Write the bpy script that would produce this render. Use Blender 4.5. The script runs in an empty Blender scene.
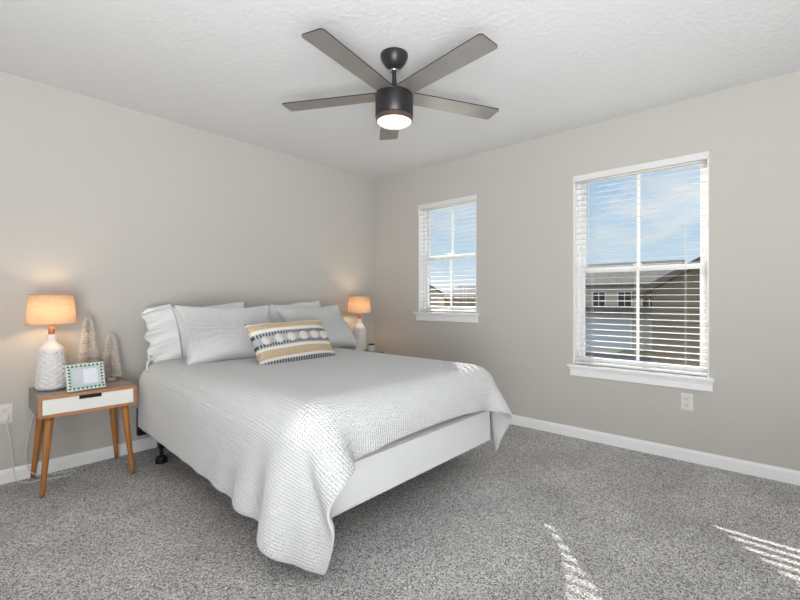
import bpy, bmesh, math, random
import numpy as np
from mathutils import Vector, Matrix
random.seed(7)
rng = np.random.default_rng(5)
C = bpy.context.scene.collection
PI = math.pi

# ------------------------------------------------------------------ camera, sky, sun, exposure
sc = bpy.context.scene
cam = bpy.data.cameras.new('camera')
cam.sensor_width = 36.0
cam.lens = 425.0 * 36.0 / 800.0
cam.shift_y = -0.0025
cam.clip_start = 0.05
cam.clip_end = 400
camo = bpy.data.objects.new('camera', cam)
C.objects.link(camo)
camo.location = (-3.431, -3.434, 1.10)
camo.rotation_euler = (PI / 2, 0, math.radians(41.65 - 90))
sc.camera = camo
sc.view_settings.view_transform = 'Standard'
sc.view_settings.look = 'None'
sc.view_settings.gamma = 1
sc.view_settings.use_curve_mapping = False
sc.view_settings.exposure = -0.08

world = bpy.data.worlds.new('sky')
sc.world = world
world.use_nodes = True
wn, wl = world.node_tree.nodes, world.node_tree.links
wn.clear()
w_tc = wn.new('ShaderNodeTexCoord')
w_sep = wn.new('ShaderNodeSeparateXYZ')
wl.new(w_tc.outputs['Generated'], w_sep.inputs[0])
w_ramp = wn.new('ShaderNodeValToRGB')
cr = w_ramp.color_ramp
cr.elements[0].position = 0.0
cr.elements[0].color = (0.30, 0.29, 0.27, 1)
cr.elements[1].position = 1.0
cr.elements[1].color = (0.22, 0.45, 0.90, 1)
e = cr.elements.new(0.496); e.color = (0.36, 0.35, 0.33, 1)
e = cr.elements.new(0.506); e.color = (0.82, 0.92, 1.0, 1)
e = cr.elements.new(0.56); e.color = (0.60, 0.80, 1.0, 1)
e = cr.elements.new(0.66); e.color = (0.38, 0.62, 0.98, 1)
w_map = wn.new('ShaderNodeMapRange')
w_map.inputs['From Min'].default_value = -1
w_map.inputs['From Max'].default_value = 1
wl.new(w_sep.outputs['Z'], w_map.inputs['Value'])
wl.new(w_map.outputs['Result'], w_ramp.inputs['Fac'])
w_mapping = wn.new('ShaderNodeMapping')
w_mapping.inputs['Scale'].default_value = (1, 1, 2.6)
w_mapping.inputs['Location'].default_value = (0.35, 0.1, 0.2)
wl.new(w_tc.outputs['Generated'], w_mapping.inputs['Vector'])
w_noise = wn.new('ShaderNodeTexNoise')
w_noise.inputs['Scale'].default_value = 3.2
w_noise.inputs['Detail'].default_value = 7
w_noise.inputs['Roughness'].default_value = 0.6
wl.new(w_mapping.outputs['Vector'], w_noise.inputs['Vector'])
w_cr = wn.new('ShaderNodeValToRGB')
w_cr.color_ramp.elements[0].position = 0.50
w_cr.color_ramp.elements[1].position = 0.66
w_cr.color_ramp.elements[0].color = (0, 0, 0, 1)
w_cr.color_ramp.elements[1].color = (0.85, 0.85, 0.85, 1)
wl.new(w_noise.outputs['Fac'], w_cr.inputs['Fac'])
w_up = wn.new('ShaderNodeMath'); w_up.operation = 'GREATER_THAN'; w_up.inputs[1].default_value = 0.0
wl.new(w_sep.outputs['Z'], w_up.inputs[0])
w_mul = wn.new('ShaderNodeMath'); w_mul.operation = 'MULTIPLY'
wl.new(w_cr.outputs['Color'], w_mul.inputs[0]); wl.new(w_up.outputs[0], w_mul.inputs[1])
w_mix = wn.new('ShaderNodeMixRGB')
w_mix.inputs['Color2'].default_value = (0.96, 0.97, 1.0, 1)
wl.new(w_mul.outputs[0], w_mix.inputs['Fac'])
wl.new(w_ramp.outputs['Color'], w_mix.inputs['Color1'])
# unseen half of the sky, whitened to take the blue out of its light
w_dot = wn.new('ShaderNodeVectorMath'); w_dot.operation = 'DOT_PRODUCT'; w_dot.inputs[1].default_value = (-0.7, -0.7, 0.15)
wl.new(w_tc.outputs['Generated'], w_dot.inputs[0])
w_mr = wn.new('ShaderNodeMapRange'); w_mr.inputs['From Min'].default_value = -0.15; w_mr.inputs['From Max'].default_value = 0.35
wl.new(w_dot.outputs['Value'], w_mr.inputs['Value'])
w_m2 = wn.new('ShaderNodeMath'); w_m2.operation = 'MULTIPLY'
wl.new(w_mr.outputs['Result'], w_m2.inputs[0]); wl.new(w_up.outputs[0], w_m2.inputs[1])
w_mx2 = wn.new('ShaderNodeMixRGB'); w_mx2.inputs['Color2'].default_value = (1.0, 0.98, 0.95, 1)
wl.new(w_m2.outputs[0], w_mx2.inputs['Fac']); wl.new(w_mix.outputs['Color'], w_mx2.inputs['Color1'])
w_bg = wn.new('ShaderNodeBackground')
w_bg.inputs['Strength'].default_value = 0.95
wl.new(w_mx2.outputs['Color'], w_bg.inputs['Color'])
w_out = wn.new('ShaderNodeOutputWorld')
wl.new(w_bg.outputs[0], w_out.inputs[0])

sun = bpy.data.lights.new('sun', 'SUN')
sun.energy = 14
sun.color = (1.0, 0.96, 0.90)
sun.angle = math.radians(0.55)
suno = bpy.data.objects.new('sun', sun)
C.objects.link(suno)
el = math.radians(27.6); az = math.atan2(0.677, 0.736)
sdir = Vector((math.cos(el) * math.cos(az), math.cos(el) * math.sin(az), math.sin(el)))
suno.rotation_euler = sdir.to_track_quat('Z', 'Y').to_euler()
suno.location = sdir * 30

def area(name, loc, target, size, power, color=(1, 1, 1), spread=180):
    l = bpy.data.lights.new(name, 'AREA')
    l.shape = 'RECTANGLE'; l.size, l.size_y = size
    l.energy = power; l.color = color; l.spread = math.radians(spread)
    o = bpy.data.objects.new(name, l); C.objects.link(o)
    o.location = loc
    o.rotation_euler = (Vector(loc) - Vector(target)).to_track_quat('Z', 'Y').to_euler()
    return o
# added soft fill lights behind the camera, standing in for a flash
area('rear_fill', (-5.9, -6.0, 1.6), (-1.0, -1.0, 1.3), (2.2, 2.2), 86, (0.97, 0.985, 1.0))
area('ceiling_fill', (-4.2, -4.3, 0.6), (-3.2, -3.3, 2.44), (1.8, 1.8), 130, (0.95, 0.98, 1.0), 135)

# ------------------------------------------------------------------ helpers
def tag(o, label=None, cat=None, group=None, kind=None):
    if label: o['label'] = label
    if cat: o['category'] = cat
    if group: o['group'] = group
    if kind: o['kind'] = kind
    return o

def empty(name, loc=(0, 0, 0), rz=0.0):
    o = bpy.data.objects.new(name, None); C.objects.link(o)
    o.location = loc; o.rotation_euler = (0, 0, rz); o.empty_display_size = 0.05
    return o

def obj(name, bm, mats, parent=None, smooth=False, kind=None):
    me = bpy.data.meshes.new(name)
    bm.normal_update()
    bm.to_mesh(me); bm.free()
    if not isinstance(mats, (list, tuple)): mats = [mats]
    for m in mats: me.materials.append(m)
    if smooth:
        for p in me.polygons: p.use_smooth = True
    o = bpy.data.objects.new(name, me); C.objects.link(o)
    if parent is not None: o.parent = parent
    if kind: o['kind'] = kind
    return o

def copy_tree(o, parent=None):
    c = o.copy(); C.objects.link(c)
    if parent is not None: c.parent = parent
    for ch in list(o.children): copy_tree(ch, c)
    return c

def BM(): return bmesh.new()

def box(bm, x0, x1, y0, y1, z0, z1, bevel=0.0, seg=2, M=None, mi=0):
    r = bmesh.ops.create_cube(bm, size=1.0)
    vs = r['verts']
    for v in vs:
        v.co = Vector(((x0 + x1) / 2 + v.co.x * (x1 - x0), (y0 + y1) / 2 + v.co.y * (y1 - y0), (z0 + z1) / 2 + v.co.z * (z1 - z0)))
    fs = set(f for v in vs for f in v.link_faces)
    for f in fs: f.material_index = mi
    if bevel > 0:
        es = list(set(e for v in vs for e in v.link_edges))
        r = bmesh.ops.bevel(bm, geom=es, offset=bevel, segments=seg, profile=0.5, affect='EDGES')
        vs = list(set(vs_ for f in r['faces'] for vs_ in f.verts) | set(v for v in vs if v.is_valid))
        for f in r['faces']: f.material_index = mi
    if M is not None: bmesh.ops.transform(bm, matrix=M, verts=[v for v in vs if v.is_valid])
    return bm

def lathe(bm, prof, seg=48, cx=0, cy=0, cap0=True, cap1=True, mod=None, mi=0):
    rings = []
    for (r, z) in prof:
        ring = []
        for k in range(seg):
            a = 2 * PI * k / seg
            rr = r if mod is None else mod(r, z, a)
            ring.append(bm.verts.new((cx + rr * math.cos(a), cy + rr * math.sin(a), z)))
        rings.append(ring)
    for i in range(len(rings) - 1):
        for k in range(seg):
            f = bm.faces.new((rings[i][k], rings[i][(k + 1) % seg], rings[i + 1][(k + 1) % seg], rings[i + 1][k])); f.material_index = mi
    if cap0: bm.faces.new(list(reversed(rings[0]))).material_index = mi
    if cap1: bm.faces.new(rings[-1]).material_index = mi
    return bm

def tube(bm, pts, r, seg=8, r1=None, cap=True):
    pts = [Vector(p) for p in pts]
    n = len(pts); rings = []
    up = Vector((0.13, 0.21, 1)).normalized()
    for i, p in enumerate(pts):
        t = (pts[min(i + 1, n - 1)] - pts[max(i - 1, 0)]).normalized()
        a = t.cross(up)
        if a.length < 1e-3: a = t.cross(Vector((1, 0, 0)))
        a.normalize(); b = t.cross(a)
        rr = r if r1 is None else r + (r1 - r) * i / (n - 1)
        rings.append([bm.verts.new(p + (a * math.cos(2 * PI * k / seg) + b * math.sin(2 * PI * k / seg)) * rr) for k in range(seg)])
    for i in range(n - 1):
        for k in range(seg):
            bm.faces.new((rings[i][k], rings[i][(k + 1) % seg], rings[i + 1][(k + 1) % seg], rings[i + 1][k]))
    if cap:
        bm.faces.new(rings[0]); bm.faces.new(list(reversed(rings[-1])))
    bmesh.ops.recalc_face_normals(bm, faces=bm.faces)
    return bm

def spline(pts, n=12):
    pts = [Vector(p) for p in pts]; out = []
    P = [pts[0]] + pts + [pts[-1]]
    for i in range(1, len(P) - 2):
        for k in range(n):
            t = k / n; a, b, c, d = P[i - 1], P[i], P[i + 1], P[i + 2]
            out.append(0.5 * ((2 * b) + (c - a) * t + (2 * a - 5 * b + 4 * c - d) * t * t + (3 * b - 3 * c + d - a) * t ** 3))
    out.append(pts[-1]); return out

# ------------------------------------------------------------------ materials
def srgb(r, g, b):
    f = lambda c: (c / 255 / 12.92) if c / 255 <= 0.04045 else ((c / 255 + 0.055) / 1.055) ** 2.4
    return (f(r), f(g), f(b), 1)

def mat(name, col, rough=0.6, metal=0.0, bump=None, bdist=0.001, spec=0.5, var=None, sheen=0.0, coords='Object', emit=None, estr=0):
    """bump = (scale, strength); var = (scale, colour2, contrast lo, hi)"""
    m = bpy.data.materials.new(name); m.use_nodes = True
    n, l = m.node_tree.nodes, m.node_tree.links
    p = n['Principled BSDF']
    p.inputs['Base Color'].default_value = col
    p.inputs['Roughness'].default_value = rough
    p.inputs['Metallic'].default_value = metal
    p.inputs['Specular IOR Level'].default_value = spec
    if sheen: p.inputs['Sheen Weight'].default_value = sheen
    tc = n.new('ShaderNodeTexCoord')
    if bump:
        t = n.new('ShaderNodeTexNoise'); t.inputs['Scale'].default_value = bump[0]; t.inputs['Detail'].default_value = 4
        l.new(tc.outputs[coords], t.inputs['Vector'])
        b = n.new('ShaderNodeBump'); b.inputs['Strength'].default_value = bump[1]; b.inputs['Distance'].default_value = bdist
        l.new(t.outputs['Fac'], b.inputs['Height']); l.new(b.outputs[0], p.inputs['Normal'])
    if var:
        t = n.new('ShaderNodeTexNoise'); t.inputs['Scale'].default_value = var[0]; t.inputs['Detail'].default_value = 3
        l.new(tc.outputs[coords], t.inputs['Vector'])
        r = n.new('ShaderNodeValToRGB'); r.color_ramp.elements[0].position = var[2]; r.color_ramp.elements[1].position = var[3]
        r.color_ramp.elements[0].color = col; r.color_ramp.elements[1].color = var[1]
        l.new(t.outputs['Fac'], r.inputs['Fac']); l.new(r.outputs['Color'], p.inputs['Base Color'])
    if emit:
        p.inputs['Emission Color'].default_value = emit; p.inputs['Emission Strength'].default_value = estr
    return m

def wood(name, c1, c2, axis='Z', rough=0.45, scale=1.0):
    m = bpy.data.materials.new(name); m.use_nodes = True
    n, l = m.node_tree.nodes, m.node_tree.links; p = n['Principled BSDF']
    tc = n.new('ShaderNodeTexCoord'); mp = n.new('ShaderNodeMapping')
    s = {'X': (3, 45, 45), 'Y': (45, 3, 45), 'Z': (45, 45, 3)}[axis]
    mp.inputs['Scale'].default_value = [v * scale for v in s]
    l.new(tc.outputs['Object'], mp.inputs['Vector'])
    t = n.new('ShaderNodeTexNoise'); t.inputs['Scale'].default_value = 1.0; t.inputs['Detail'].default_value = 5; t.inputs['Distortion'].default_value = 0.4
    l.new(mp.outputs[0], t.inputs['Vector'])
    r = n.new('ShaderNodeValToRGB'); r.color_ramp.elements[0].position = 0.3; r.color_ramp.elements[1].position = 0.7
    r.color_ramp.elements[0].color = c1; r.color_ramp.elements[1].color = c2
    l.new(t.outputs['Fac'], r.inputs['Fac']); l.new(r.outputs['Color'], p.inputs['Base Color'])
    p.inputs['Roughness'].default_value = rough
    return m

def carpet_mat():
    m = bpy.data.materials.new('carpet'); m.use_nodes = True
    n, l = m.node_tree.nodes, m.node_tree.links; p = n['Principled BSDF']
    tc = n.new('ShaderNodeTexCoord')
    v = n.new('ShaderNodeTexNoise'); v.inputs['Scale'].default_value = 190; v.inputs['Detail'].default_value = 2; v.inputs['Roughness'].default_value = 0.7
    l.new(tc.outputs['Object'], v.inputs['Vector'])
    vo = n.new('ShaderNodeTexVoronoi'); vo.inputs['Scale'].default_value = 230
    l.new(tc.outputs['Object'], vo.inputs['Vector'])
    vs_ = n.new('ShaderNodeSeparateColor'); l.new(vo.outputs['Color'], vs_.inputs[0])
    mm = n.new('ShaderNodeMix'); mm.data_type = 'FLOAT'; mm.inputs[0].default_value = 0.45
    l.new(v.outputs['Fac'], mm.inputs[2]); l.new(vs_.outputs[0], mm.inputs[3])
    r = n.new('ShaderNodeValToRGB'); r.color_ramp.elements[0].position = 0.27; r.color_ramp.elements[1].position = 0.73
    r.color_ramp.elements[0].color = srgb(88, 86, 85); r.color_ramp.elements[1].color = srgb(250, 247, 244)
    e = r.color_ramp.elements.new(0.5); e.color = srgb(202, 199, 197)
    l.new(mm.outputs[0], r.inputs['Fac'])
    # footprints and pile direction: the carpet's own lighter and darker strokes
    w = n.new('ShaderNodeTexNoise'); w.inputs['Scale'].default_value = 2.6; w.inputs['Detail'].default_value = 3
    l.new(tc.outputs['Object'], w.inputs['Vector'])
    mr = n.new('ShaderNodeMapRange'); mr.inputs['From Min'].default_value = 0.3; mr.inputs['From Max'].default_value = 0.7
    mr.inputs['To Min'].default_value = 0.86; mr.inputs['To Max'].default_value = 1.12
    l.new(w.outputs['Fac'], mr.inputs['Value'])
    mx = n.new('ShaderNodeVectorMath'); mx.operation = 'SCALE'
    l.new(r.outputs['Color'], mx.inputs[0]); l.new(mr.outputs[0], mx.inputs['Scale'])
    l.new(mx.outputs[0], p.inputs['Base Color'])
    b = n.new('ShaderNodeBump'); b.inputs['Strength'].default_value = 1.0; b.inputs['Distance'].default_value = 0.008
    l.new(v.outputs['Fac'], b.inputs['Height']); l.new(b.outputs[0], p.inputs['Normal'])
    p.inputs['Roughness'].default_value = 1.0; p.inputs['Specular IOR Level'].default_value = 0.1
    return m

def waffle_mat(name, col, su, sv, dist=0.004, strength=0.8):
    """woven cells laid out along the cloth's own UVs"""
    m = bpy.data.materials.new(name); m.use_nodes = True
    n, l = m.node_tree.nodes, m.node_tree.links; p = n['Principled BSDF']
    p.inputs['Base Color'].default_value = col; p.inputs['Roughness'].default_value = 0.95
    p.inputs['Specular IOR Level'].default_value = 0.15; p.inputs['Sheen Weight'].default_value = 0.15
    uv = n.new('ShaderNodeUVMap'); sp = n.new('ShaderNodeSeparateXYZ'); l.new(uv.outputs[0], sp.inputs[0])
    outs = []
    for ax, s in (('X', su), ('Y', sv)):
        a = n.new('ShaderNodeMath'); a.operation = 'MULTIPLY'; a.inputs[1].default_value = s * 2 * PI
        l.new(sp.outputs[ax], a.inputs[0])
        b = n.new('ShaderNodeMath'); b.operation = 'COSINE'; l.new(a.outputs[0], b.inputs[0]); outs.append(b)
    mx = n.new('ShaderNodeMath'); mx.operation = 'MAXIMUM'
    l.new(outs[0].outputs[0], mx.inputs[0]); l.new(outs[1].outputs[0], mx.inputs[1])
    bp = n.new('ShaderNodeBump'); bp.inputs['Strength'].default_value = strength; bp.inputs['Distance'].default_value = dist
    l.new(mx.outputs[0], bp.inputs['Height'])
    # soft creases
    tc = n.new('ShaderNodeTexCoord'); t = n.new('ShaderNodeTexNoise'); t.inputs['Scale'].default_value = 7; t.inputs['Detail'].default_value = 4
    l.new(tc.outputs['Object'], t.inputs['Vector'])
    b2 = n.new('ShaderNodeBump'); b2.inputs['Strength'].default_value = 0.35; b2.inputs['Distance'].default_value = 0.02
    l.new(t.outputs['Fac'], b2.inputs['Height']); l.new(bp.outputs[0], b2.inputs['Normal'])
    l.new(b2.outputs[0], p.inputs['Normal'])
    return m

def glass_mat():
    m = bpy.data.materials.new('window_glass'); m.use_nodes = True
    n, l = m.node_tree.nodes, m.node_tree.links; n.clear()
    t = n.new('ShaderNodeBsdfTransparent'); t.inputs[0].default_value = (0.96, 0.98, 0.98, 1)
    g = n.new('ShaderNodeBsdfGlossy'); g.inputs['Roughness'].default_value = 0.02
    mx = n.new('ShaderNodeMixShader'); o = n.new('ShaderNodeOutputMaterial')
    mx.inputs[0].default_value = 0.04; l.new(t.outputs[0], mx.inputs[1]); l.new(g.outputs[0], mx.inputs[2]); l.new(mx.outputs[0], o.inputs[0])
    return m

def shade_mat():
    m = bpy.data.materials.new('linen_shade'); m.use_nodes = True
    n, l = m.node_tree.nodes, m.node_tree.links; n.clear()
    tc = n.new('ShaderNodeTexCoord'); mp = n.new('ShaderNodeMapping'); mp.inputs['Scale'].default_value = (30, 30, 400)
    l.new(tc.outputs['Object'], mp.inputs[0])
    t = n.new('ShaderNodeTexNoise'); t.inputs['Scale'].default_value = 1.0; t.inputs['Detail'].default_value = 3
    l.new(mp.outputs[0], t.inputs['Vector'])
    r = n.new('ShaderNodeValToRGB'); r.color_ramp.elements[0].position = 0.35; r.color_ramp.elements[1].position = 0.65
    r.color_ramp.elements[0].color = srgb(232, 208, 180); r.color_ramp.elements[1].color = srgb(248, 230, 206)
    l.new(t.outputs['Fac'], r.inputs['Fac'])
    d = n.new('ShaderNodeBsdfDiffuse'); tr = n.new('ShaderNodeBsdfTranslucent')
    l.new(r.outputs['Color'], d.inputs[0]); l.new(r.outputs['Color'], tr.inputs[0])
    mx = n.new('ShaderNodeMixShader'); mx.inputs[0].default_value = 0.5; o = n.new('ShaderNodeOutputMaterial')
    l.new(d.outputs[0], mx.inputs[1]); l.new(tr.outputs[0], mx.inputs[2]); l.new(mx.outputs[0], o.inputs[0])
    return m

M = {}
M['wall'] = mat('wall_paint', srgb(197, 193, 187), 0.85, bump=(160, 0.25), bdist=0.001, spec=0.25)
M['ceiling'] = mat('ceiling_paint', srgb(221, 221, 221), 0.95, bump=(34, 0.7), bdist=0.007, spec=0.1)
M['trim'] = mat('white_trim', srgb(246, 246, 246), 0.4)
M['vinyl'] = mat('white_vinyl', srgb(240, 240, 240), 0.4)
M['slat'] = mat('blind_slat', srgb(228, 227, 225), 0.4)
M['cord'] = mat('blind_cord', srgb(225, 223, 218), 0.8)
M['glass'] = glass_mat()
M['carpet'] = carpet_mat()
M['fan_dark'] = mat('fan_bronze', srgb(48, 46, 47), 0.38, 0.3)
M['fan_blade'] = mat('fan_blade_finish', srgb(152, 148, 145), 0.34, 0.5, var=(6, srgb(162, 157, 153), 0.35, 0.7))
M['fan_edge'] = mat('fan_blade_edge', srgb(52, 50, 50), 0.4, 0.2)
M['fan_ring'] = mat('fan_bronze_ring', srgb(92, 78, 68), 0.35, 0.4)
M['fan_chrome'] = mat('fan_chrome', srgb(180, 180, 184), 0.2, 0.9)
M['diffuser'] = mat('fan_diffuser', srgb(255, 250, 240), 0.4, emit=(1.0, 0.92, 0.80, 1), estr=0.5)
M['oak'] = wood('orange_wood_leg', srgb(158, 98, 42), srgb(196, 132, 66), 'Z')
M['oak_edge'] = wood('orange_wood_edge', srgb(164, 108, 62), srgb(196, 140, 92), 'X')
M['greywood'] = wood('grey_brown_wood', srgb(136, 124, 117), srgb(164, 152, 144), 'X')
M['drawer'] = mat('white_drawer_paint', srgb(240, 237, 232), 0.4)
M['dark'] = mat('dark_recess', srgb(22, 18, 16), 0.7)
M['ceramic'] = mat('white_ceramic', srgb(228, 226, 224), 0.45)
M['copper'] = mat('copper_neck', srgb(196, 140, 104), 0.3, 0.7)
M['shade'] = shade_mat()
M['shade_trim'] = mat('shade_trim', srgb(214, 170, 128), 0.8)
M['bulb'] = mat('bulb_glow', (1, 0.8, 0.55, 1), 0.5, emit=(1.0, 0.72, 0.42, 1), estr=90)
M['brass'] = mat('lamp_metal', srgb(150, 120, 90), 0.4, 0.8)
M['bristle'] = mat('pale_bristle', srgb(244, 238, 230), 0.8, var=(60, srgb(226, 214, 202), 0.4, 0.65))
M['wire'] = mat('twisted_wire', srgb(200, 190, 180), 0.4, 0.8)
M['frame_white'] = mat('bone_white', srgb(222, 230, 222), 0.4)
M['frame_green'] = mat('inlay_green', srgb(70, 118, 98), 0.4)
M['frame_mint'] = mat('mint_border', srgb(190, 214, 204), 0.4)
M['matboard'] = mat('mat_board', srgb(205, 206, 216), 0.3, var=(9, srgb(222, 222, 230), 0.35, 0.7))
M['reflection'] = mat('painted_reflection', srgb(238, 238, 244), 0.3)
M['black_metal'] = mat('black_metal', srgb(24, 24, 26), 0.45, 0.4)
M['box_spring'] = mat('box_spring_cloth', srgb(228, 228, 229), 0.85, bump=(300, 0.2), spec=0.2)
M['mattress'] = mat('mattress_cloth', srgb(232, 232, 232), 0.9, bump=(200, 0.2))
M['comforter'] = waffle_mat('waffle_comforter', srgb(238, 238, 238), 170, 185, 0.0036, 1.0)
M['comforter_band'] = mat('comforter_underside', srgb(220, 220, 220), 0.95)
M['sham'] = waffle_mat('waffle_sham', srgb(214, 214, 214), 52, 1, 0.004, 0.8)
M['pillow'] = mat('white_pillowcase', srgb(230, 230, 229), 0.9, bump=(14, 0.5), bdist=0.02, spec=0.15)
M['p_cream'] = mat('cream_yarn', srgb(232, 226, 214), 0.95, bump=(240, 0.6), bdist=0.003)
M['p_tan'] = mat('tan_yarn', srgb(192, 168, 134), 0.95, bump=(260, 0.8), bdist=0.004, var=(170, srgb(212, 194, 166), 0.42, 0.6))
M['p_grey'] = mat('blue_grey_yarn', srgb(180, 184, 188), 0.95, bump=(240, 0.6), bdist=0.003)
M['p_dark'] = mat('charcoal_yarn', srgb(78, 82, 90), 0.95)
M['pom'] = mat('white_pompom', srgb(222, 214, 208), 1.0, bump=(200, 0.9), bdist=0.004)
M['plate'] = mat('outlet_plastic', srgb(226, 222, 216), 0.4)
M['candle_glass'] = mat('white_candle_jar', srgb(225, 223, 220), 0.3)
M['candle_lid'] = mat('dark_lid', srgb(40, 38, 40), 0.4)
M['box_card'] = mat('white_card', srgb(226, 222, 218), 0.6)

# ------------------------------------------------------------------ room shell
H = 2.44
bm = BM(); box(bm, -6.4, 0.14, -6.4, 0.14, -0.12, 0.0)
obj('floor', bm, M['carpet'], kind='structure')
bm = BM(); box(bm, -6.4, 0.14, -6.4, 0.14, H, H + 0.1)
obj('ceiling', bm, M['ceiling'], kind='structure')
bm = BM(); box(bm, -6.4, 0.0, 0.0, 0.14, 0.0, H)
obj('wall_left', bm, M['wall'], kind='structure')

WIN = [(-1.335, -0.640, 0.940, 2.065), (-3.095, -2.222, 0.560, 2.065)]   # y0, y1, z0, z1
T = 0.13
bm = BM()
ys = [-6.4, WIN[1][0], WIN[1][1], WIN[0][0], WIN[0][1], 0.14]
box(bm, 0, T, ys[0], ys[1], 0, H); box(bm, 0, T, ys[2], ys[3], 0, H); box(bm, 0, T, ys[4], ys[5], 0, H)
for (y0, y1, z0, z1) in WIN:
    box(bm, 0, T, y0, y1, 0, z0); box(bm, 0, T, y0, y1, z1, H)
bmesh.ops.remove_doubles(bm, verts=bm.verts, dist=1e-5)
obj('wall_right', bm, M['wall'], kind='structure')

bm = BM(); box(bm, -6.4, T, -6.54, -6.4, 0, H); obj('wall_back', bm, M['wall'], kind='structure')
bm = BM(); box(bm, -6.54, -6.4, -6.54, 0.14, 0, H); obj('wall_side', bm, M['wall'], kind='structure')

def baseboard(name, along_x, a0, a1):
    bm = BM()
    prof = [(0, 0), (0.014, 0), (0.014, 0.062), (0.010, 0.074), (0.004, 0.082), (0, 0.082)]
    A, B = [], []
    for (d, z) in prof:
        if along_x: A.append(bm.verts.new((a0, -d, z))); B.append(bm.verts.new((a1, -d, z)))
        else: A.append(bm.verts.new((-d, a0, z))); B.append(bm.verts.new((-d, a1, z)))
    n = len(prof)
    for i in range(n): bm.faces.new((A[i], A[(i + 1) % n], B[(i + 1) % n], B[i]))
    bm.faces.new(A); bm.faces.new(list(reversed(B)))
    bmesh.ops.recalc_face_normals(bm, faces=bm.faces)
    obj(name, bm, M['trim'], kind='structure')
baseboard('baseboard_left', True, -6.4, 0)
baseboard('baseboard_right', False, -6.4, -0.014)

# ------------------------------------------------------------------ windows
def frame_rect(bm, x0, x1, y0, y1, z0, z1, w, wb=None, wt=None, bev=0.003):
    wb = w if wb is None else wb; wt = w if wt is None else wt
    box(bm, x0, x1, y0, y0 + w, z0, z1, bev); box(bm, x0, x1, y1 - w, y1, z0, z1, bev)
    box(bm, x0, x1, y0 + w, y1 - w, z0, z0 + wb, bev); box(bm, x0, x1, y0 + w, y1 - w, z1 - wt, z1, bev)

def window(n, y0, y1, z0, z1):
    root = empty('window_%d' % n, (0.07, (y0 + y1) / 2, z0)); root['kind'] = 'structure'
    inv = Matrix.Translation(-root.location)
    def P(name, bm, m, par=root):
        bmesh.ops.transform(bm, matrix=inv if par is root else inv, verts=bm.verts)
        return obj(name, bm, m, par)
    j = 0.008
    bm = BM()   # thin white liner of the recess
    box(bm, 0.0, T, y0, y0 + j, z0, z1); box(bm, 0.0, T, y1 - j, y1, z0, z1); box(bm, 0.0, T, y0 + j, y1 - j, z1 - j, z1)
    P('jamb_liner', bm, M['trim'])
    a0, a1, b0, b1 = y0 + j, y1 - j, z0 + 0.022, z1 - j
    bm = BM(); frame_rect(bm, 0.068, T + 0.02, a0, a1, b0, b1, 0.022, 0.022, 0.014)
    P('window_frame', bm, M['vinyl'])
    zm = (b0 + b1) / 2
    # upper sash sits outward, lower sash inward
    for nm, xa, xb, c0, c1 in (('upper_sash', 0.108, 0.132, zm - 0.018, b1 - 0.014), ('lower_sash', 0.080, 0.106, b0 + 0.022, zm + 0.018)):
        bm = BM(); frame_rect(bm, xa, xb, a0 + 0.022, a1 - 0.022, c0, c1, 0.028, 0.028, 0.034 if nm == 'lower_sash' else 0.024)
        s = P(nm, bm, M['vinyl'])
        ym = (a0 + a1) / 2
        bm = BM(); box(bm, (xa + xb) / 2 - 0.007, (xa + xb) / 2 + 0.007, ym - 0.009, ym + 0.009, c0 + 0.034, c1 - 0.024)
        P('muntin', bm, M['vinyl'], s)
        bm = BM(); box(bm, (xa + xb) / 2 - 0.002, (xa + xb) / 2 + 0.002, a0 + 0.05, a1 - 0.05, c0 + 0.03, c1 - 0.03)
        P('pane', bm, M['glass'], s)
    bm = BM(); box(bm, 0.070, 0.084, (a0 + a1) / 2 - 0.03, (a0 + a1) / 2 + 0.03, zm + 0.022, zm + 0.034, 0.003)
    P('sash_lock', bm, M['vinyl'])
    bm = BM()   # stool with horns and rounded nose
    box(bm, -0.045, 0.0, y0 - 0.035, y1 + 0.035, z0 - 0.002, z0 + 0.018, 0.006, 3)
    box(bm, -0.01, 0.07, y0 + 0.0005, y1 - 0.0005, z0 - 0.0, z0 + 0.018)
    P('window_sill', bm, M['trim'])
    bm = BM(); box(bm, -0.018, 0.0, y0 - 0.022, y1 + 0.022, z0 - 0.072, z0 - 0.002, 0.005, 2)
    box(bm, -0.026, 0.0, y0 - 0.026, y1 + 0.026, z0 - 0.022, z0 - 0.002, 0.005, 2)
    P('apron', bm, M['trim'])
window(1, *WIN[0]); window(2, *WIN[1])

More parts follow.
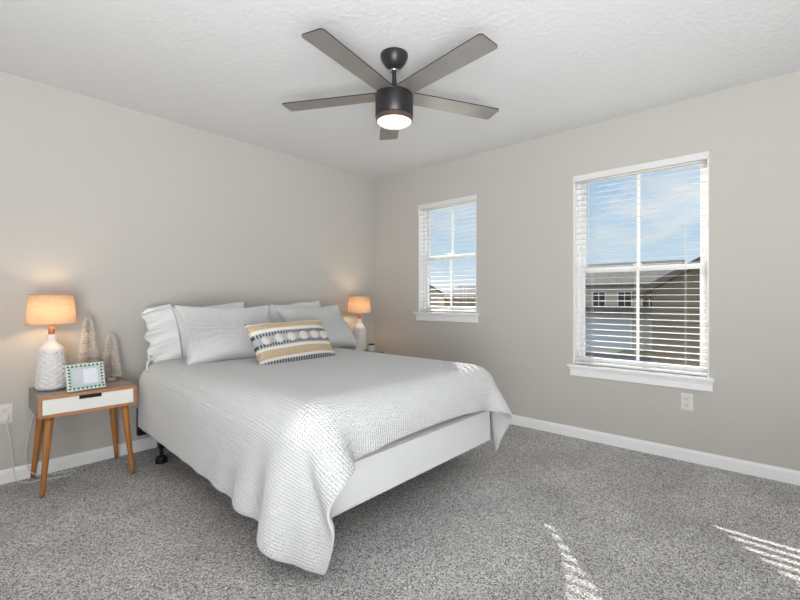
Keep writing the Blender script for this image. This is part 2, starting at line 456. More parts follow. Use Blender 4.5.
def blind(y0, y1, z0, z1, label):
    a0, a1 = y0 + 0.014, y1 - 0.014
    root = empty('window_blind', (0.03, (y0 + y1) / 2, z1 - 0.05))
    tag(root, label, 'window blind', 'horizontal slat blinds in the windows')
    inv = Matrix.Translation(-root.location)
    def P(name, bm, m, par=root):
        bmesh.ops.transform(bm, matrix=inv, verts=bm.verts); return obj(name, bm, m, par)
    bm = BM(); box(bm, 0.008, 0.052, a0, a1, z1 - 0.040, z1 - 0.010); P('headrail', bm, M['slat'])
    bm = BM(); box(bm, -0.012, 0.004, y0 + 0.001, y1 - 0.001, z1 - 0.050, z1 - 0.002, 0.003)
    P('valance', bm, M['slat'])
    zb = z0 + 0.032; zt = z1 - 0.062
    n = int(round((zt - zb) / 0.0435)); sp = (zt - zb) / n
    tilt = math.radians(3)
    proto = None
    for i in range(n + 1):
        z = zb + i * sp
        if i == 0:
            bm = BM(); box(bm, -0.022, 0.024, a0, a1, -0.009, 0.007, 0.003)
            o = obj('bottom_rail', bm, M['slat'], root); o.location = Vector((0.030, (y0 + y1) / 2, z)) - root.location
            for v in o.data.vertices: v.co.y -= (y0 + y1) / 2
            continue
        if proto is None:
            bm = BM()
            k = 5; top = []; bot = []
            for s in range(k + 1):
                x = -0.020 + 0.040 * s / k; cz = 0.0007 * (1 - (2 * s / k - 1) ** 2)
                top.append([bm.verts.new((x, yy, cz + 0.0010)) for yy in (a0 - (y0 + y1) / 2, a1 - (y0 + y1) / 2)])
                bot.append([bm.verts.new((x, yy, cz - 0.0010)) for yy in (a0 - (y0 + y1) / 2, a1 - (y0 + y1) / 2)])
            for s in range(k):
                bm.faces.new((top[s][0], top[s + 1][0], top[s + 1][1], top[s][1]))
                bm.faces.new((bot[s][0], bot[s][1], bot[s + 1][1], bot[s + 1][0]))
                bm.faces.new((top[s][0], bot[s][0], bot[s + 1][0], top[s + 1][0]))
                bm.faces.new((top[s][1], top[s + 1][1], bot[s + 1][1], bot[s][1]))
            bm.faces.new((top[0][0], top[0][1], bot[0][1], bot[0][0])); bm.faces.new((top[k][0], bot[k][0], bot[k][1], top[k][1]))
            bmesh.ops.recalc_face_normals(bm, faces=bm.faces)
            o = proto = obj('slat', bm, M['slat'], root)
        else:
            o = proto.copy(); C.objects.link(o); o.parent = root
        o.location = Vector((0.030, (y0 + y1) / 2, z)) - root.location
        o.rotation_euler = (0, -tilt, 0)      # room-side edge lower
    w = a1 - a0
    nl = 3 if w > 0.8 else 2
    for q in range(nl):
        yy = a0 + w * ((0.14, 0.5, 0.86)[q] if nl == 3 else (0.2, 0.8)[q])
        bm = BM()
        for xx in (0.005, 0.055):
            tube(bm, [(xx, yy, z1 - 0.06), (xx, yy, zb)], 0.0009, 5)
        P('ladder_cord', bm, M['cord'])
    bm = BM(); yy = a1 - 0.10
    tube(bm, [(-0.004, yy, z1 - 0.075), (-0.005, yy, z0 + 0.50 * (z1 - z0))], 0.0035, 8)
    P('tilt_wand', bm, M['cord'])
    return root
blind(*WIN[0], 'white horizontal slat blind in the small window nearer the room corner')
blind(*WIN[1], 'white horizontal slat blind in the large window on the right')

# ------------------------------------------------------------------ outlets
def outlet(loc, rz, label, plugged):
    root = empty('wall_outlet', loc, rz); tag(root, label, 'wall outlet')
    bm = BM(); box(bm, -0.036, 0.036, -0.006, 0.0, -0.058, 0.058, 0.003); obj('cover_plate', bm, M['plate'], root)
    for zz in (0.022, -0.022):
        bm = BM(); box(bm, -0.017, 0.017, -0.009, -0.004, zz - 0.014, zz + 0.014, 0.003)
        s = obj('socket', bm, M['plate'], root)
        bm = BM()
        box(bm, -0.008, -0.0055, -0.0096, -0.0085, zz - 0.002, zz + 0.008); box(bm, 0.0055, 0.008, -0.0096, -0.0085, zz - 0.002, zz + 0.008)
        box(bm, -0.0025, 0.0025, -0.0096, -0.0085, zz - 0.010, zz - 0.005)
        obj('slots', bm, M['dark'], s)
    return root
outlet((-3.105, -0.0005, 0.412), 0, 'white wall outlet left of the nightstand with a cord plugged in', True)
outlet((-0.0005, -2.975, 0.400), -PI / 2, 'white wall outlet beneath the large window, nothing plugged in', False)

# ------------------------------------------------------------------ bed
BX0, BX1, BY0, BY1 = -2.43, -1.035, -2.075, -0.09
fr = empty('bed_frame', ((BX0 + BX1) / 2, (BY0 + BY1) / 2, 0)); tag(fr, 'black metal bed frame with castered legs under the white box spring', 'bed frame')
inv = Matrix.Translation(-fr.location)
def FP(name, bm, m, par=fr, smooth=False):
    bmesh.ops.transform(bm, matrix=inv, verts=bm.verts); return obj(name, bm, m, par, smooth)
for x in (BX0 + 0.02, BX1 - 0.05):
    bm = BM(); box(bm, x, x + 0.03, BY0 + 0.10, BY1 + 0.05, 0.168, 0.198); FP('side_rail', bm, M['black_metal'])
for y in (BY0 + 0.25, -1.1, BY1 - 0.18):
    bm = BM(); box(bm, BX0 + 0.05, BX1 - 0.05, y, y + 0.03, 0.166, 0.196); FP('cross_bar', bm, M['black_metal'])
for x in (BX0 + 0.035, BX1 - 0.035):
    bm = BM()
    box(bm, x - 0.03, x + 0.03, BY1 + 0.01, BY1 + 0.045, 0.13, 0.32, 0.003); FP('headboard_bracket', bm, M['black_metal'])
for (x, y) in ((BX0 + 0.06, -0.36), (BX1 - 0.06, -0.36), (BX0 + 0.06, -1.72), (BX1 - 0.06, -1.72), (-1.74, -1.085)):
    bm = BM()
    box(bm, x - 0.02, x + 0.02, y - 0.02, y + 0.02, 0.10, 0.19, 0.002)
    tube(bm, [(x, y, 0.12), (x, y, 0.045)], 0.012, 12)
    leg = FP('leg', bm, M['black_metal'])
    bm = BM(); lathe(bm, [(0.012, 0.05), (0.03, 0.045), (0.036, 0.03), (0.036, 0.004), (0.03, 0.001)], 20, x, y); FP('caster', bm, M['black_metal'], leg)

bm = BM(); box(bm, BX0, BX1, BY0, BY1, 0.20, 0.405, 0.018, 3)
bs = obj('box_spring', bm, M['box_spring']); tag(bs, 'white fabric box spring showing below the comforter at the bed foot', 'box spring')
bm = BM()
for z in (0.21, 0.395):
    pts = []
    for (cx, cy, a0) in ((BX1 - 0.02, BY1 - 0.02, 0), (BX0 + 0.02, BY1 - 0.02, 90), (BX0 + 0.02, BY0 + 0.02, 180), (BX1 - 0.02, BY0 + 0.02, 270)):
        for k in range(5):
            a = math.radians(a0 + 90 * k / 4); pts.append((cx + 0.021 * math.cos(a), cy + 0.021 * math.sin(a), z))
    pts.append(pts[0]); tube(bm, pts, 0.004, 6)
obj('piping', bm, M['box_spring'], bs)

bm = BM(); box(bm, BX0 + 0.025, BX1 - 0.025, BY0 + 0.025, BY1, 0.407, 0.630, 0.09, 5)
mt = obj('mattress', bm, M['mattress'], smooth=True); tag(mt, 'white mattress hidden under the comforter on the box spring', 'mattress')

# ---- comforter: a cloth relaxed over the bed (position based dynamics)
def drape(NX=84, NY=96, steps=330, iters=9):
    # flat layout corners on the bed plane, as the comforter was laid: a little askew
    HL, HR = np.array([BX0 - 0.37, -0.30]), np.array([BX1 + 0.38, -0.30])
    FL, FR = np.array([BX0 - 0.46, BY0 - 0.21]), np.array([BX1 + 0.33, BY0 - 0.20])
    FM = -0.0
    u = np.linspace(0, 1, NX)[None, :, None]; v = np.linspace(0, 1, NY)[:, None, None]
    flat = (1 - v) * ((1 - u) * HL + u * HR) + v * ((1 - u) * FL + u * FR)
    # the foot hem is a little shorter between its corners
    flat[..., 1] += (v[..., 0] ** 6) * 0.02 * np.sin(PI * u[..., 0]) ** 0.5
    P = np.concatenate([flat, np.full((NY, NX, 1), 0.70)], 2)
    P[..., 2] += rng.normal(0, 0.001, (NY, NX))
    rest = P.copy(); rest[..., 2] = 0
    V = np.zeros_like(P)
    cons = []
    def add(sa, sb, k):
        L = np.linalg.norm(rest[sa] - rest[sb], axis=-1)
        cons.append((sa, sb, L[..., None], k))
    for o in (0, 1):
        n = (NX - 1 - o + 1) // 2
        add((slice(None), slice(o, o + 2 * n - 1 + 0, 2)), (slice(None), slice(o + 1, o + 2 * n, 2)), 1.0)
        n = (NY - 1 - o + 1) // 2
        add((slice(o, o + 2 * n - 1, 2), slice(None)), (slice(o + 1, o + 2 * n, 2), slice(None)), 1.0)
    for o in (0, 1):
        n = (NY - 1 - o + 1) // 2
        add((slice(o, o + 2 * n - 1, 2), slice(0, NX - 1)), (slice(o + 1, o + 2 * n, 2), slice(1, NX)), 0.5)
        add((slice(o, o + 2 * n - 1, 2), slice(1, NX)), (slice(o + 1, o + 2 * n, 2), slice(0, NX - 1)), 0.5)
    for sk, kk in ((2, 0.12), (5, 0.07)):
        for o in range(sk * 2):
            ia = np.arange(o, NX - sk, sk * 2); 
            if len(ia): add((slice(None), ia), (slice(None), ia + sk), kk)
            ia = np.arange(o, NY - sk, sk * 2)
            if len(ia): add((ia, slice(None)), (ia + sk, slice(None)), kk)
    hx, hy = (BX1 - BX0) / 2, (BY1 - BY0) / 2
    cx, cy = (BX0 + BX1) / 2, (BY0 + BY1) / 2
    rad = 0.13
    def collide(P, Pprev):
        # mattress and box spring as one rounded block, slightly crowned on top
        top = 0.662 + 0.0 * P[..., 0]
        q = np.stack([np.abs(P[..., 0] - cx) - (hx + 0.045 - rad), np.abs(P[..., 1] - cy) - (hy + 0.040 - rad), P[..., 2] - (top - rad)], -1)
        qm = np.maximum(q, 0); ln = np.linalg.norm(qm, axis=-1)
        d = ln + np.minimum(q.max(-1), 0) - rad
        inside = d < 0
        s = np.stack([np.sign(P[..., 0] - cx), np.sign(P[..., 1] - cy), np.ones_like(d)], -1)
        nrm = np.where(ln[..., None] > 1e-6, qm / np.maximum(ln, 1e-6)[..., None], 0)
        deep = ln <= 1e-6
        am = q.argmax(-1)
        nd = np.zeros_like(P); 
        for a in range(3): nd[..., a] = (am == a)
        nrm = np.where(deep[..., None], nd, nrm) * s
        P = P + np.where(inside[..., None], -d[..., None] * nrm, 0)
        mv = P - Pprev
        tang = mv - (mv * nrm).sum(-1, keepdims=True) * nrm
        P = P - np.where((d < 0.003)[..., None], 0.45 * tang, 0)
        P[..., 2] = np.maximum(P[..., 2], 0.022)
        return P
    dt = 0.012
    for s in range(steps):
        V[..., 2] -= 9.8 * dt
        # the loose corner is tucked round toward the foot of the bed
        V[..., 0] += np.where((P[..., 0] < BX0 + 0.02) & (P[..., 1] < BY0 + 0.05), 5.0 * dt, 0)
        V *= 0.972 if s < steps * 0.75 else 0.93
        Q = P + V * dt
        for it in range(iters):
            for (sa, sb, L, k) in cons:
                dlt = Q[sb] - Q[sa]
                ln = np.linalg.norm(dlt, axis=-1, keepdims=True) + 1e-9
                corr = 0.5 * k * (ln - L) / ln * dlt
                if k < 0.3: corr = np.where(ln < L, corr, 0)
                Q[sa] += corr; Q[sb] -= corr
            if it % 3 == 2: Q = collide(Q, P)
        Q = collide(Q, P)
        V = (Q - P) / dt
        P = Q
    return P

def make_comforter():
    P = drape()
    NY, NX = P.shape[:2]
    # soft quilting sag and lumps of a filled comforter
    bm = BM()
    vs = [[None] * NX for _ in range(NY)]
    for j in range(NY):
        for i in range(NX):
            p = P[j, i]
            vs[j][i] = bm.verts.new(p)
    uvl = bm.loops.layers.uv.new('UVMap')
    for j in range(NY - 1):
        for i in range(NX - 1):
            f = bm.faces.new((vs[j][i], vs[j + 1][i], vs[j + 1][i + 1], vs[j][i + 1]))
            for lp, (a, b) in zip(f.loops, ((i, j), (i, j + 1), (i + 1, j + 1), (i + 1, j))):
                lp[uvl].uv = (a / (NX - 1), b / (NY - 1))
    o = obj('comforter', bm, M['comforter'], smooth=True)
    # cloth faces point up/outward
    if sum(p.normal.z for p in o.data.polygons) < 0:
        o.data.flip_normals()
    s = o.modifiers.new('smooth', 'SMOOTH'); s.factor = 0.5; s.iterations = 3
    m = o.modifiers.new('thick', 'SOLIDIFY'); m.thickness = 0.020; m.offset = 1.0
    m = o.modifiers.new('sub', 'SUBSURF'); m.levels = 1; m.render_levels = 1
    tag(o, 'white waffle weave comforter spread over the bed and draping to the floor', 'comforter')
    return o
make_comforter()

# ---- pillows
def pillow_obj(name, w, h, t, mats, parent=None, n=44, ear=0.05, seed=0, lump=0.008, facemat=None, m2=None, dashed=None, sag=0.0):
    """w along x, h along z, thickness along y; centre at origin"""
    r = np.random.default_rng(seed)
    ph = r.uniform(0, 6.28, 12); fq = r.uniform(2, 7, 12)
    bm = BM(); uvl = bm.loops.layers.uv.new('UVMap')
    nx, nz = n, m2 or int(n * 0.75)
    G = {}
    def pt(i, j, s):
        u = -1 + 2 * i / nx; v = -1 + 2 * j / nz
        # concave sides, pointed corners
        x = w / 2 * u * (1 - ear * (1 - v * v) * abs(u) ** 2)
        z = h / 2 * v * (1 - ear * 1.2 * (1 - u * u) * abs(v) ** 2)
        th = (max(0, 1 - u ** 2) * max(0, 1 - v ** 2)) ** 0.42
        th = th * (1 + sag * (-v))
        edge = max(0, 1 - u ** 2) ** 0.5 * max(0, 1 - v ** 2) ** 0.5
        wr = 0
        for k in range(6):
            wr += math.sin(fq[k] * u + fq[k + 6] * v + ph[k] + s * 1.3) / 6
        # wrinkles radiating from the corners
        cr_ = math.sin(14 * math.atan2(1.05 - abs(v), 1.05 - abs(u)) + ph[3]) * (abs(u) * abs(v)) ** 2 * 0.6
        y = s * t / 2 * th + (wr * lump * 1.6 + cr_ * lump) * min(1, edge * 2.5)
        z += lump * 0.5 * math.sin(fq[2] * u + ph[5]) * abs(v) ** 3
        x += lump * 0.45 * math.sin(fq[4] * v + ph[7]) * abs(u) ** 3
        return (x, y, z)
    for s in (-1, 1):
        for i in range(nx + 1):
            for j in range(nz + 1):
                if s == 1 and (i in (0, nx) or j in (0, nz)): G[(i, j, 1)] = G[(i, j, -1)]
                else: G[(i, j, s)] = bm.verts.new(pt(i, j, s))
    for s in (-1, 1):
        for i in range(nx):
            for j in range(nz):
                q = [(i, j), (i + 1, j), (i + 1, j + 1), (i, j + 1)]
                if s == 1: q.reverse()
                f = bm.faces.new([G[(a, b, s)] for a, b in q])
                for lp, (a, b) in zip(f.loops, q): lp[uvl].uv = (a / nx, b / nz)
                if facemat: f.material_index = facemat(i, j, nx, nz)
    o = obj(name, bm, mats, parent, smooth=True)
    return o

def place(o, cx, cy, z0, h, lean, rz, roll=0):
    """stand on its lower edge, leaning back by `lean` degrees"""
    a = math.radians(lean)
    R = Matrix.Rotation(math.radians(rz), 4, 'Z') @ Matrix.Rotation(-a, 4, 'X') @ Matrix.Rotation(math.radians(roll), 4, 'Y')
    o.matrix_world = Matrix.Translation((cx, cy, z0 + h / 2 * math.cos(a))) @ R
    return o

ZT = 0.674
# rear left pillow with a ruffled, tied opening
p = pillow_obj('ruffled_pillow', 0.68, 0.42, 0.17, M['pillow'], seed=2, ear=0.05, lump=0.012)
place(p, -2.00, -0.22, ZT - 0.01, 0.40, 20, -2, -3.5)
tag(p, 'white pillow with a ruffled flap and ties, rearmost on the left', 'pillow')
bm = BM()   # gathered flap at its left end, in layered folds
nu, nv = 18, 60
G = []
for i in range(nu + 1):
    row = []
    for j in range(nv + 1):
        s = i / nu; v = -1 + 2 * j / nv
        fold = math.sin(v * 11 + 0.8 * math.sin(v * 5)) 
        x = -0.235 - 0.19 * s - 0.022 * s * fold + 0.02 * (v * v) * s
        z = 0.225 * v * (1 + 0.04 * s) - 0.03 * s
        y = -0.075 * (1 - v * v) ** 0.5 * (1 - 0.6 * s) - 0.012 + 0.030 * s * math.sin(v * 13 + 1.0 + 2.0 * s) + 0.01 * math.sin(v * 31) * s
        row.append(bm.verts.new((x, y, z)))
    G.append(row)
for i in range(nu):
    for j in range(nv): bm.faces.new((G[i][j], G[i + 1][j], G[i + 1][j + 1], G[i][j + 1]))
rf = obj('ruffle', bm, M['pillow'], p, smooth=True)
m_ = rf.modifiers.new('thick', 'SOLIDIFY'); m_.thickness = 0.004
for (z, dx, dz) in ((-0.11, -0.045, -0.06), (-0.15, -0.07, -0.085)):
    bm = BM(); tube(bm, spline([(-0.39, -0.01, z), (-0.41 + dx * 0.5, -0.05, z + dz * 0.3), (-0.40 + dx, -0.08, z + dz)], 6), 0.010, 6, 0.006)
    obj('tie', bm, M['pillow'], p, smooth=True)

p = pillow_obj('pillow', 0.68, 0.43, 0.17, M['pillow'], seed=9, ear=0.05, lump=0.012)
place(p, -1.20, -0.20, ZT - 0.01, 0.40, 18, 2, -4)
tag(p, 'plain white pillow standing rearmost on the right side of the bed', 'pillow')

p = pillow_obj('sham_pillow', 0.70, 0.475, 0.19, M['sham'], seed=4, ear=0.125, lump=0.010, sag=0.15)
place(p, -1.985, -0.57, ZT, 0.43, 34, -3, 1)
tag(p, 'light grey ribbed sham pillow leaning in front of the ruffled pillow', 'pillow')
p = pillow_obj('sham_pillow', 0.71, 0.45, 0.19, M['sham'], seed=6, ear=0.115, lump=0.010, sag=0.15)
place(p, -1.185, -0.51, ZT, 0.42, 34, 4, -1)
tag(p, 'light grey ribbed sham pillow behind the striped pillow, nearest the right lamp', 'pillow')

# striped lumbar cushion: bands and dashes woven along its own rows
NXP, NZP = 150, 88
def band(i, j, nx, nz):
    v = (1 - (j + 0.5) / nz) * 1.05      # 0 at the top
    dash = (i % 5) < 3
    def D(): return 3 if dash else 2
    if v < 0.035: return D()
    if v < 0.075: return 0
    if v < 0.225: return 1
    if v < 0.305: return 0
    if v < 0.325: return 2
    if v < 0.405: return 3 if (i % 5) < 3 else 2
    if v < 0.555: return 2
    if v < 0.635: return 3 if (i % 5) < 3 else 2
    if v < 0.655: return 2
    if v < 0.715: return 0
    if v < 0.885: return 1
    if v < 0.945: return 0
    return 3 if (i % 5) < 3 else 2
lw, lh, lt = 0.62, 0.335, 0.15
p = pillow_obj('lumbar_cushion', lw, lh, lt, [M['p_cream'], M['p_tan'], M['p_grey'], M['p_dark']], n=NXP, m2=NZP, seed=11, ear=0.035, lump=0.004, facemat=band)
place(p, -1.725, -0.93, ZT - 0.020, lh, 34, 1, -1)
tag(p, 'woven lumbar cushion striped tan, cream and charcoal with white pompoms', 'cushion')
for k, u in enumerate((-0.80, -0.50, -0.19, 0.14, 0.46, 0.78)):
    bm = BM()
    bmesh.ops.create_icosphere(bm, subdivisions=4, radius=0.034)
    for v in bm.verts:
        d = v.co.normalized(); nn = 1 + 0.10 * math.sin(d.x * 17 + k) * math.sin(d.y * 15) * math.sin(d.z * 19 + 2 * k)
        v.co = Vector((d.x * 0.034 * nn, d.y * 0.014 * nn, d.z * 0.032 * nn))
    v_ = 0.05
    y = -lt / 2 * ((1 - u * u) * (1 - v_ * v_)) ** 0.42 - 0.006
    o = obj('pompom', bm, M['pom'], p, smooth=True); o.location = (lw / 2 * u * 0.965, y, lh / 2 * v_)

# ------------------------------------------------------------------ nightstands
def make_nightstand(label):
    W, D, zt, hb = 0.474, 0.40, 0.553, 0.120
    root = empty('nightstand', (0, 0, 0)); tag(root, label, 'nightstand', 'matching nightstands either side of the bed')
    th = 0.016
    bm = BM()
    box(bm, -W / 2, W / 2, -D / 2 + 0.006, D / 2, zt - th, zt, 0.0015, 1)
    box(bm, -W / 2, W / 2, -D / 2 + 0.006, D / 2, zt - hb, zt - hb + th, 0.0015, 1)
    box(bm, -W / 2, -W / 2 + th, -D / 2 + 0.006, D / 2, zt - hb + th, zt - th)
    box(bm, W / 2 - th, W / 2, -D / 2 + 0.006, D / 2, zt - hb + th, zt - th)
    box(bm, -W / 2 + th, W / 2 - th, D / 2 - th, D / 2, zt - hb + th, zt - th)
    obj('body', bm, M['greywood'], root)
    bm = BM()
    frame_rect(bm, 0, 0.008, -W / 2, W / 2, zt - hb, zt, th, bev=0.001)
    bmesh.ops.transform(bm, matrix=Matrix(((0, 1, 0, 0), (1, 0, 0, -D / 2 - 0.001), (0, 0, 1, 0), (0, 0, 0, 1))), verts=bm.verts)
    bmesh.ops.recalc_face_normals(bm, faces=bm.faces)
    obj('front_edge', bm, M['oak_edge'], root)['label'] = 'orange wood front edge'
    bm = BM()
    y0, y1 = -D / 2 + 0.001, -D / 2 + 0.018
    xa, xb, za, zb_ = -W / 2 + th + 0.002, W / 2 - th - 0.002, zt - hb + th + 0.002, zt - th - 0.002
    s0, s1, sz = -0.055, 0.055, zb_ - 0.022
    box(bm, xa, s0, y0, y1, za, zb_); box(bm, s1, xb, y0, y1, za, zb_); box(bm, s0, s1, y0, y1, za, sz)
    d = obj('drawer', bm, M['drawer'], root); d['label'] = 'white drawer front with a dark finger slot'
    bm = BM(); box(bm, s0 - 0.004, s1 + 0.004, y1 + 0.001, y1 + 0.03, sz - 0.01, zb_); obj('finger_slot', bm, M['dark'], d)
    for sx in (-1, 1):
        for sy in (-1, 1):
            bm = BM()
            topp = Vector((sx * (W / 2 - 0.055), sy * (D / 2 - 0.05), zt - hb - 0.001))
            foot = Vector((sx * (W / 2 - 0.018), sy * (D / 2 - 0.012), 0.003))
            n = 10
            pts = [topp.lerp(foot, k / n) for k in range(n + 1)]
            tube(bm, pts, 0.021, 20, 0.0115)
            obj('leg', bm, M['oak'], root, smooth=False)['label'] = 'tapered orange wood leg'
    for o in root.children:
        if o.name.startswith('leg'):
            for pl in o.data.polygons: pl.use_smooth = len(pl.vertices) == 4
    return root
ns = make_nightstand('grey topped nightstand on orange tapered legs left of the bed')
ns.location = (-2.767, -0.218, 0); ns.rotation_euler = (0, 0, math.radians(-1.6))
ns2 = copy_tree(ns)
ns2['label'] = 'nightstand mostly hidden behind the bed, in the room corner'
ns2.location = (-0.545, -0.235, 0); ns2.rotation_euler = (0, 0, 0)

# ------------------------------------------------------------------ lamps
def make_lamp(label):
    root = empty('table_lamp', (0, 0, 0)); tag(root, label, 'lamp', 'matching table lamps on the nightstands')
    prof = []
    for k in range(121):
        t = k / 120; z = 0.002 + t * 0.327
        if t < 0.06: r = 0.060 + 0.016 * math.sin(t / 0.06 * PI / 2)
        elif t < 0.70: r = 0.076 - 0.014 * ((t - 0.06) / 0.64) ** 1.2
        elif t < 0.90:
            s = (t - 0.70) / 0.20; r = 0.062 + (0.027 - 0.062) * (3 * s * s - 2 * s ** 3)
        else: r = 0.027 - 0.001 * (t - 0.9) / 0.1
        prof.append((r, z))
    rows = 10
    def mod(r, z, a):
        t = z / 0.329
        if t > 0.74 or t < 0.02: return r
        fade = min(1, (0.74 - t) / 0.06) * min(1, (t - 0.02) / 0.04)
        u = 4.5 * a; v = PI * t / 0.74 * rows * 0.8
        h = min(abs(math.sin(u + v)), abs(math.sin(u - v)))
        return r + fade * 0.0065 * (h ** 0.7 - 0.5)
    bm = BM(); lathe(bm, prof, 168, mod=mod)
    obj('lamp_base', bm, M['ceramic'], root, smooth=True)['label'] = 'white ceramic bottle with wavy carved pattern'
    bm = BM(); lathe(bm, [(0.0155, 0.329), (0.0155, 0.373), (0.008, 0.376)], 24); obj('neck', bm, M['copper'], root, smooth=True)['label'] = 'copper neck'
    bm = BM(); lathe(bm, [(0.006, 0.376), (0.006, 0.395), (0.013, 0.40), (0.013, 0.42)], 16)
    for k in range(3):
        a = 2 * PI * k / 3
        tube(bm, [(0, 0, 0.557), (0.103 * math.cos(a), 0.103 * math.sin(a), 0.552)], 0.0016, 6)
    for s in (-1, 1):
        tube(bm, spline([(0.01 * s, 0, 0.397), (0.055 * s, 0, 0.457), (0.045 * s, 0, 0.527), (0.0, 0, 0.557)], 5), 0.0016, 6)
    obj('harp', bm, M['brass'], root)
    bm = BM()
    z0, z1, r0, r1, th = 0.389, 0.567, 0.121, 0.104, 0.0012
    lathe(bm, [(r0, z0), (r1, z1), (r1 - th, z1), (r0 - th, z0), (r0, z0)], 72, cap0=False, cap1=False)
    obj('lamp_shade', bm, M['shade'], root, smooth=True)['label'] = 'glowing linen shade'
    for z, r in ((z0, r0 + 0.0005), (z1, r1 + 0.0005)):
        bm = BM(); e_ = 0.006 if z == z0 else -0.006
        lathe(bm, [(r, z), (r, z + e_), (r - 0.003, z + e_), (r - 0.003, z), (r, z)], 72, cap0=False, cap1=False)
        bmesh.ops.recalc_face_normals(bm, faces=bm.faces)
        obj('shade_trim', bm, M['shade_trim'], root)
    bm = BM(); bmesh.ops.create_uvsphere(bm, u_segments=20, v_segments=14, radius=0.026)
    b = obj('bulb', bm, M['bulb'], root, smooth=True); b.location = (0, 0, 0.465)
    return root
lp = make_lamp('lit table lamp with white bottle base and linen shade on the left nightstand')
lp.location = (-2.917, -0.190, 0.554)
lp2 = copy_tree(lp)
lp2['label'] = 'lit table lamp with linen shade in the room corner right of the bed'
lp2.location = (-0.415, -0.185, 0.554)

# ------------------------------------------------------------------ bottle brush trees
def brush_tree(h, r, loc, label, seed):
    rr = random.Random(seed)
    root = empty('bottle_brush_tree', loc); tag(root, label, 'decorative tree', 'bottle brush trees on the left nightstand')
    bm = BM(); lathe(bm, [(0.024, 0.0), (0.026, 0.004), (0.026, 0.013), (0.022, 0.017), (0.006, 0.018)], 24)
    obj('base', bm, M['ceramic'], root)
    bm = BM(); tube(bm, [(0, 0, 0.015), (0, 0, h + 0.003)], 0.0022, 6); obj('trunk', bm, M['wire'], root)
    bm = BM()
    turns = h / 0.030
    N = int(3000 * h / 0.4)
    for k in range(N):
        t = (k + rr.random()) / N
        z = 0.03 + t * (h - 0.03)
        a = t * turns * 2 * PI + rr.choice((0, PI)) + rr.gauss(0, 0.30)
        R = (0.008 + r * (1 - 0.74 * t) * min(1, (1.02 - t) / 0.12) ** 0.5) * rr.uniform(0.74, 1.05)
        dz = rr.gauss(0.0, 0.004) - 0.10 * R
        w = 0.0011
        d = Vector((math.cos(a), math.sin(a), 0)); s = Vector((-d.y, d.x, 0)) * w; up = Vector((0, 0, w))
        p0 = Vector((0, 0, z)); p1 = d * R + Vector((0, 0, z + dz))
        o_ = s if k % 2 else up
        bm.faces.new((bm.verts.new(p0 - o_), bm.verts.new(p1 - o_ * 0.8), bm.verts.new(p1 + o_ * 0.8), bm.verts.new(p0 + o_)))
    b = obj('bristles', bm, M['bristle'], root); b['kind'] = 'stuff'
brush_tree(0.425, 0.066, (-2.725, -0.135, 0.554), 'taller pale bottle brush tree behind the small picture frame', 3)
brush_tree(0.300, 0.062, (-2.598, -0.125, 0.554), 'shorter pale bottle brush tree nearest the bed', 8)

# ------------------------------------------------------------------ picture frame
pf = empty('picture_frame'); tag(pf, 'small green and white inlaid picture frame standing on the left nightstand', 'picture frame')
fw, fh, bw = 0.190, 0.155, 0.020
def rectbm(x0, x1, z0, z1, ya, yb, bev=0.0):
    bm = BM(); box(bm, x0, x1, ya, yb, z0, z1, bev, 1); return bm
bm = BM()
for (a, b, c, d) in ((-fw / 2, fw / 2, 0, bw), (-fw / 2, fw / 2, fh - bw, fh), (-fw / 2, -fw / 2 + bw, bw, fh - bw), (fw / 2 - bw, fw / 2, bw, fh - bw)):
    box(bm, a, b, -0.007, 0.007, c, d)
obj('frame_border', bm, M['frame_white'], pf)
bm = BM()   # green triangles set into the border
def tri(a, b, c):
    y = -0.0078
    v = [bm.verts.new((p[0], y, p[1])) for p in (a, b, c)] ; w = [bm.verts.new((p[0], -0.0068, p[1])) for p in (a, b, c)]
    bm.faces.new(v); bm.faces.new(list(reversed(w)))
    for k in range(3): bm.faces.new((v[k], w[k], w[(k + 1) % 3], v[(k + 1) % 3]))
nh = 9; s = fw / nh
for k in range(nh):
    x = -fw / 2 + k * s
    tri((x + 0.001, bw - 0.002), (x + s - 0.001, bw - 0.002), (x + s / 2, 0.003))
    tri((x + 0.001, fh - bw + 0.002), (x + s - 0.001, fh - bw + 0.002), (x + s / 2, fh - 0.003))
nv_ = 6; s = (fh - 2 * bw) / nv_
for k in range(nv_):
    z = bw + k * s
    tri((-fw / 2 + bw - 0.002, z + 0.001), (-fw / 2 + bw - 0.002, z + s - 0.001), (-fw / 2 + 0.003, z + s / 2))
    tri((fw / 2 - bw + 0.002, z + 0.001), (fw / 2 - bw + 0.002, z + s - 0.001), (fw / 2 - 0.003, z + s / 2))
bmesh.ops.recalc_face_normals(bm, faces=bm.faces)
obj('inlay', bm, M['frame_green'], pf)
bm = BM()
xi, zi = fw / 2 - bw, bw
for (a, b, c, d) in ((-xi, xi, zi, zi + 0.006), (-xi, xi, fh - zi - 0.006, fh - zi), (-xi, -xi + 0.006, zi, fh - zi), (xi - 0.006, xi, zi, fh - zi)):
    box(bm, a, b, -0.006, 0.004, c, d)
obj('inner_lip', bm, M['frame_mint'], pf)
obj('picture', rectbm(-xi, xi, zi, fh - zi, -0.002, 0.004), M['matboard'], pf)
bm = rectbm(-0.012, xi - 0.016, zi + 0.016, fh - zi - 0.012, -0.0028, -0.0018); obj('painted_reflection', bm, M['reflection'], pf)  # window reflection painted as a pale rectangle over the picture
bm = BM(); box(bm, -0.015, 0.015, 0.0, 0.003, 0.0, 0.11)
bmesh.ops.transform(bm, matrix=Matrix.Translation((0, 0.0462, 0.0125)) @ Matrix.Rotation(math.radians(22), 4, 'X'), verts=bm.verts)
obj('easel_back', bm, M['dark'], pf)
pf.rotation_euler = (math.radians(-15), 0, 0)
pf.location = (-2.782, -0.375, 0.558)
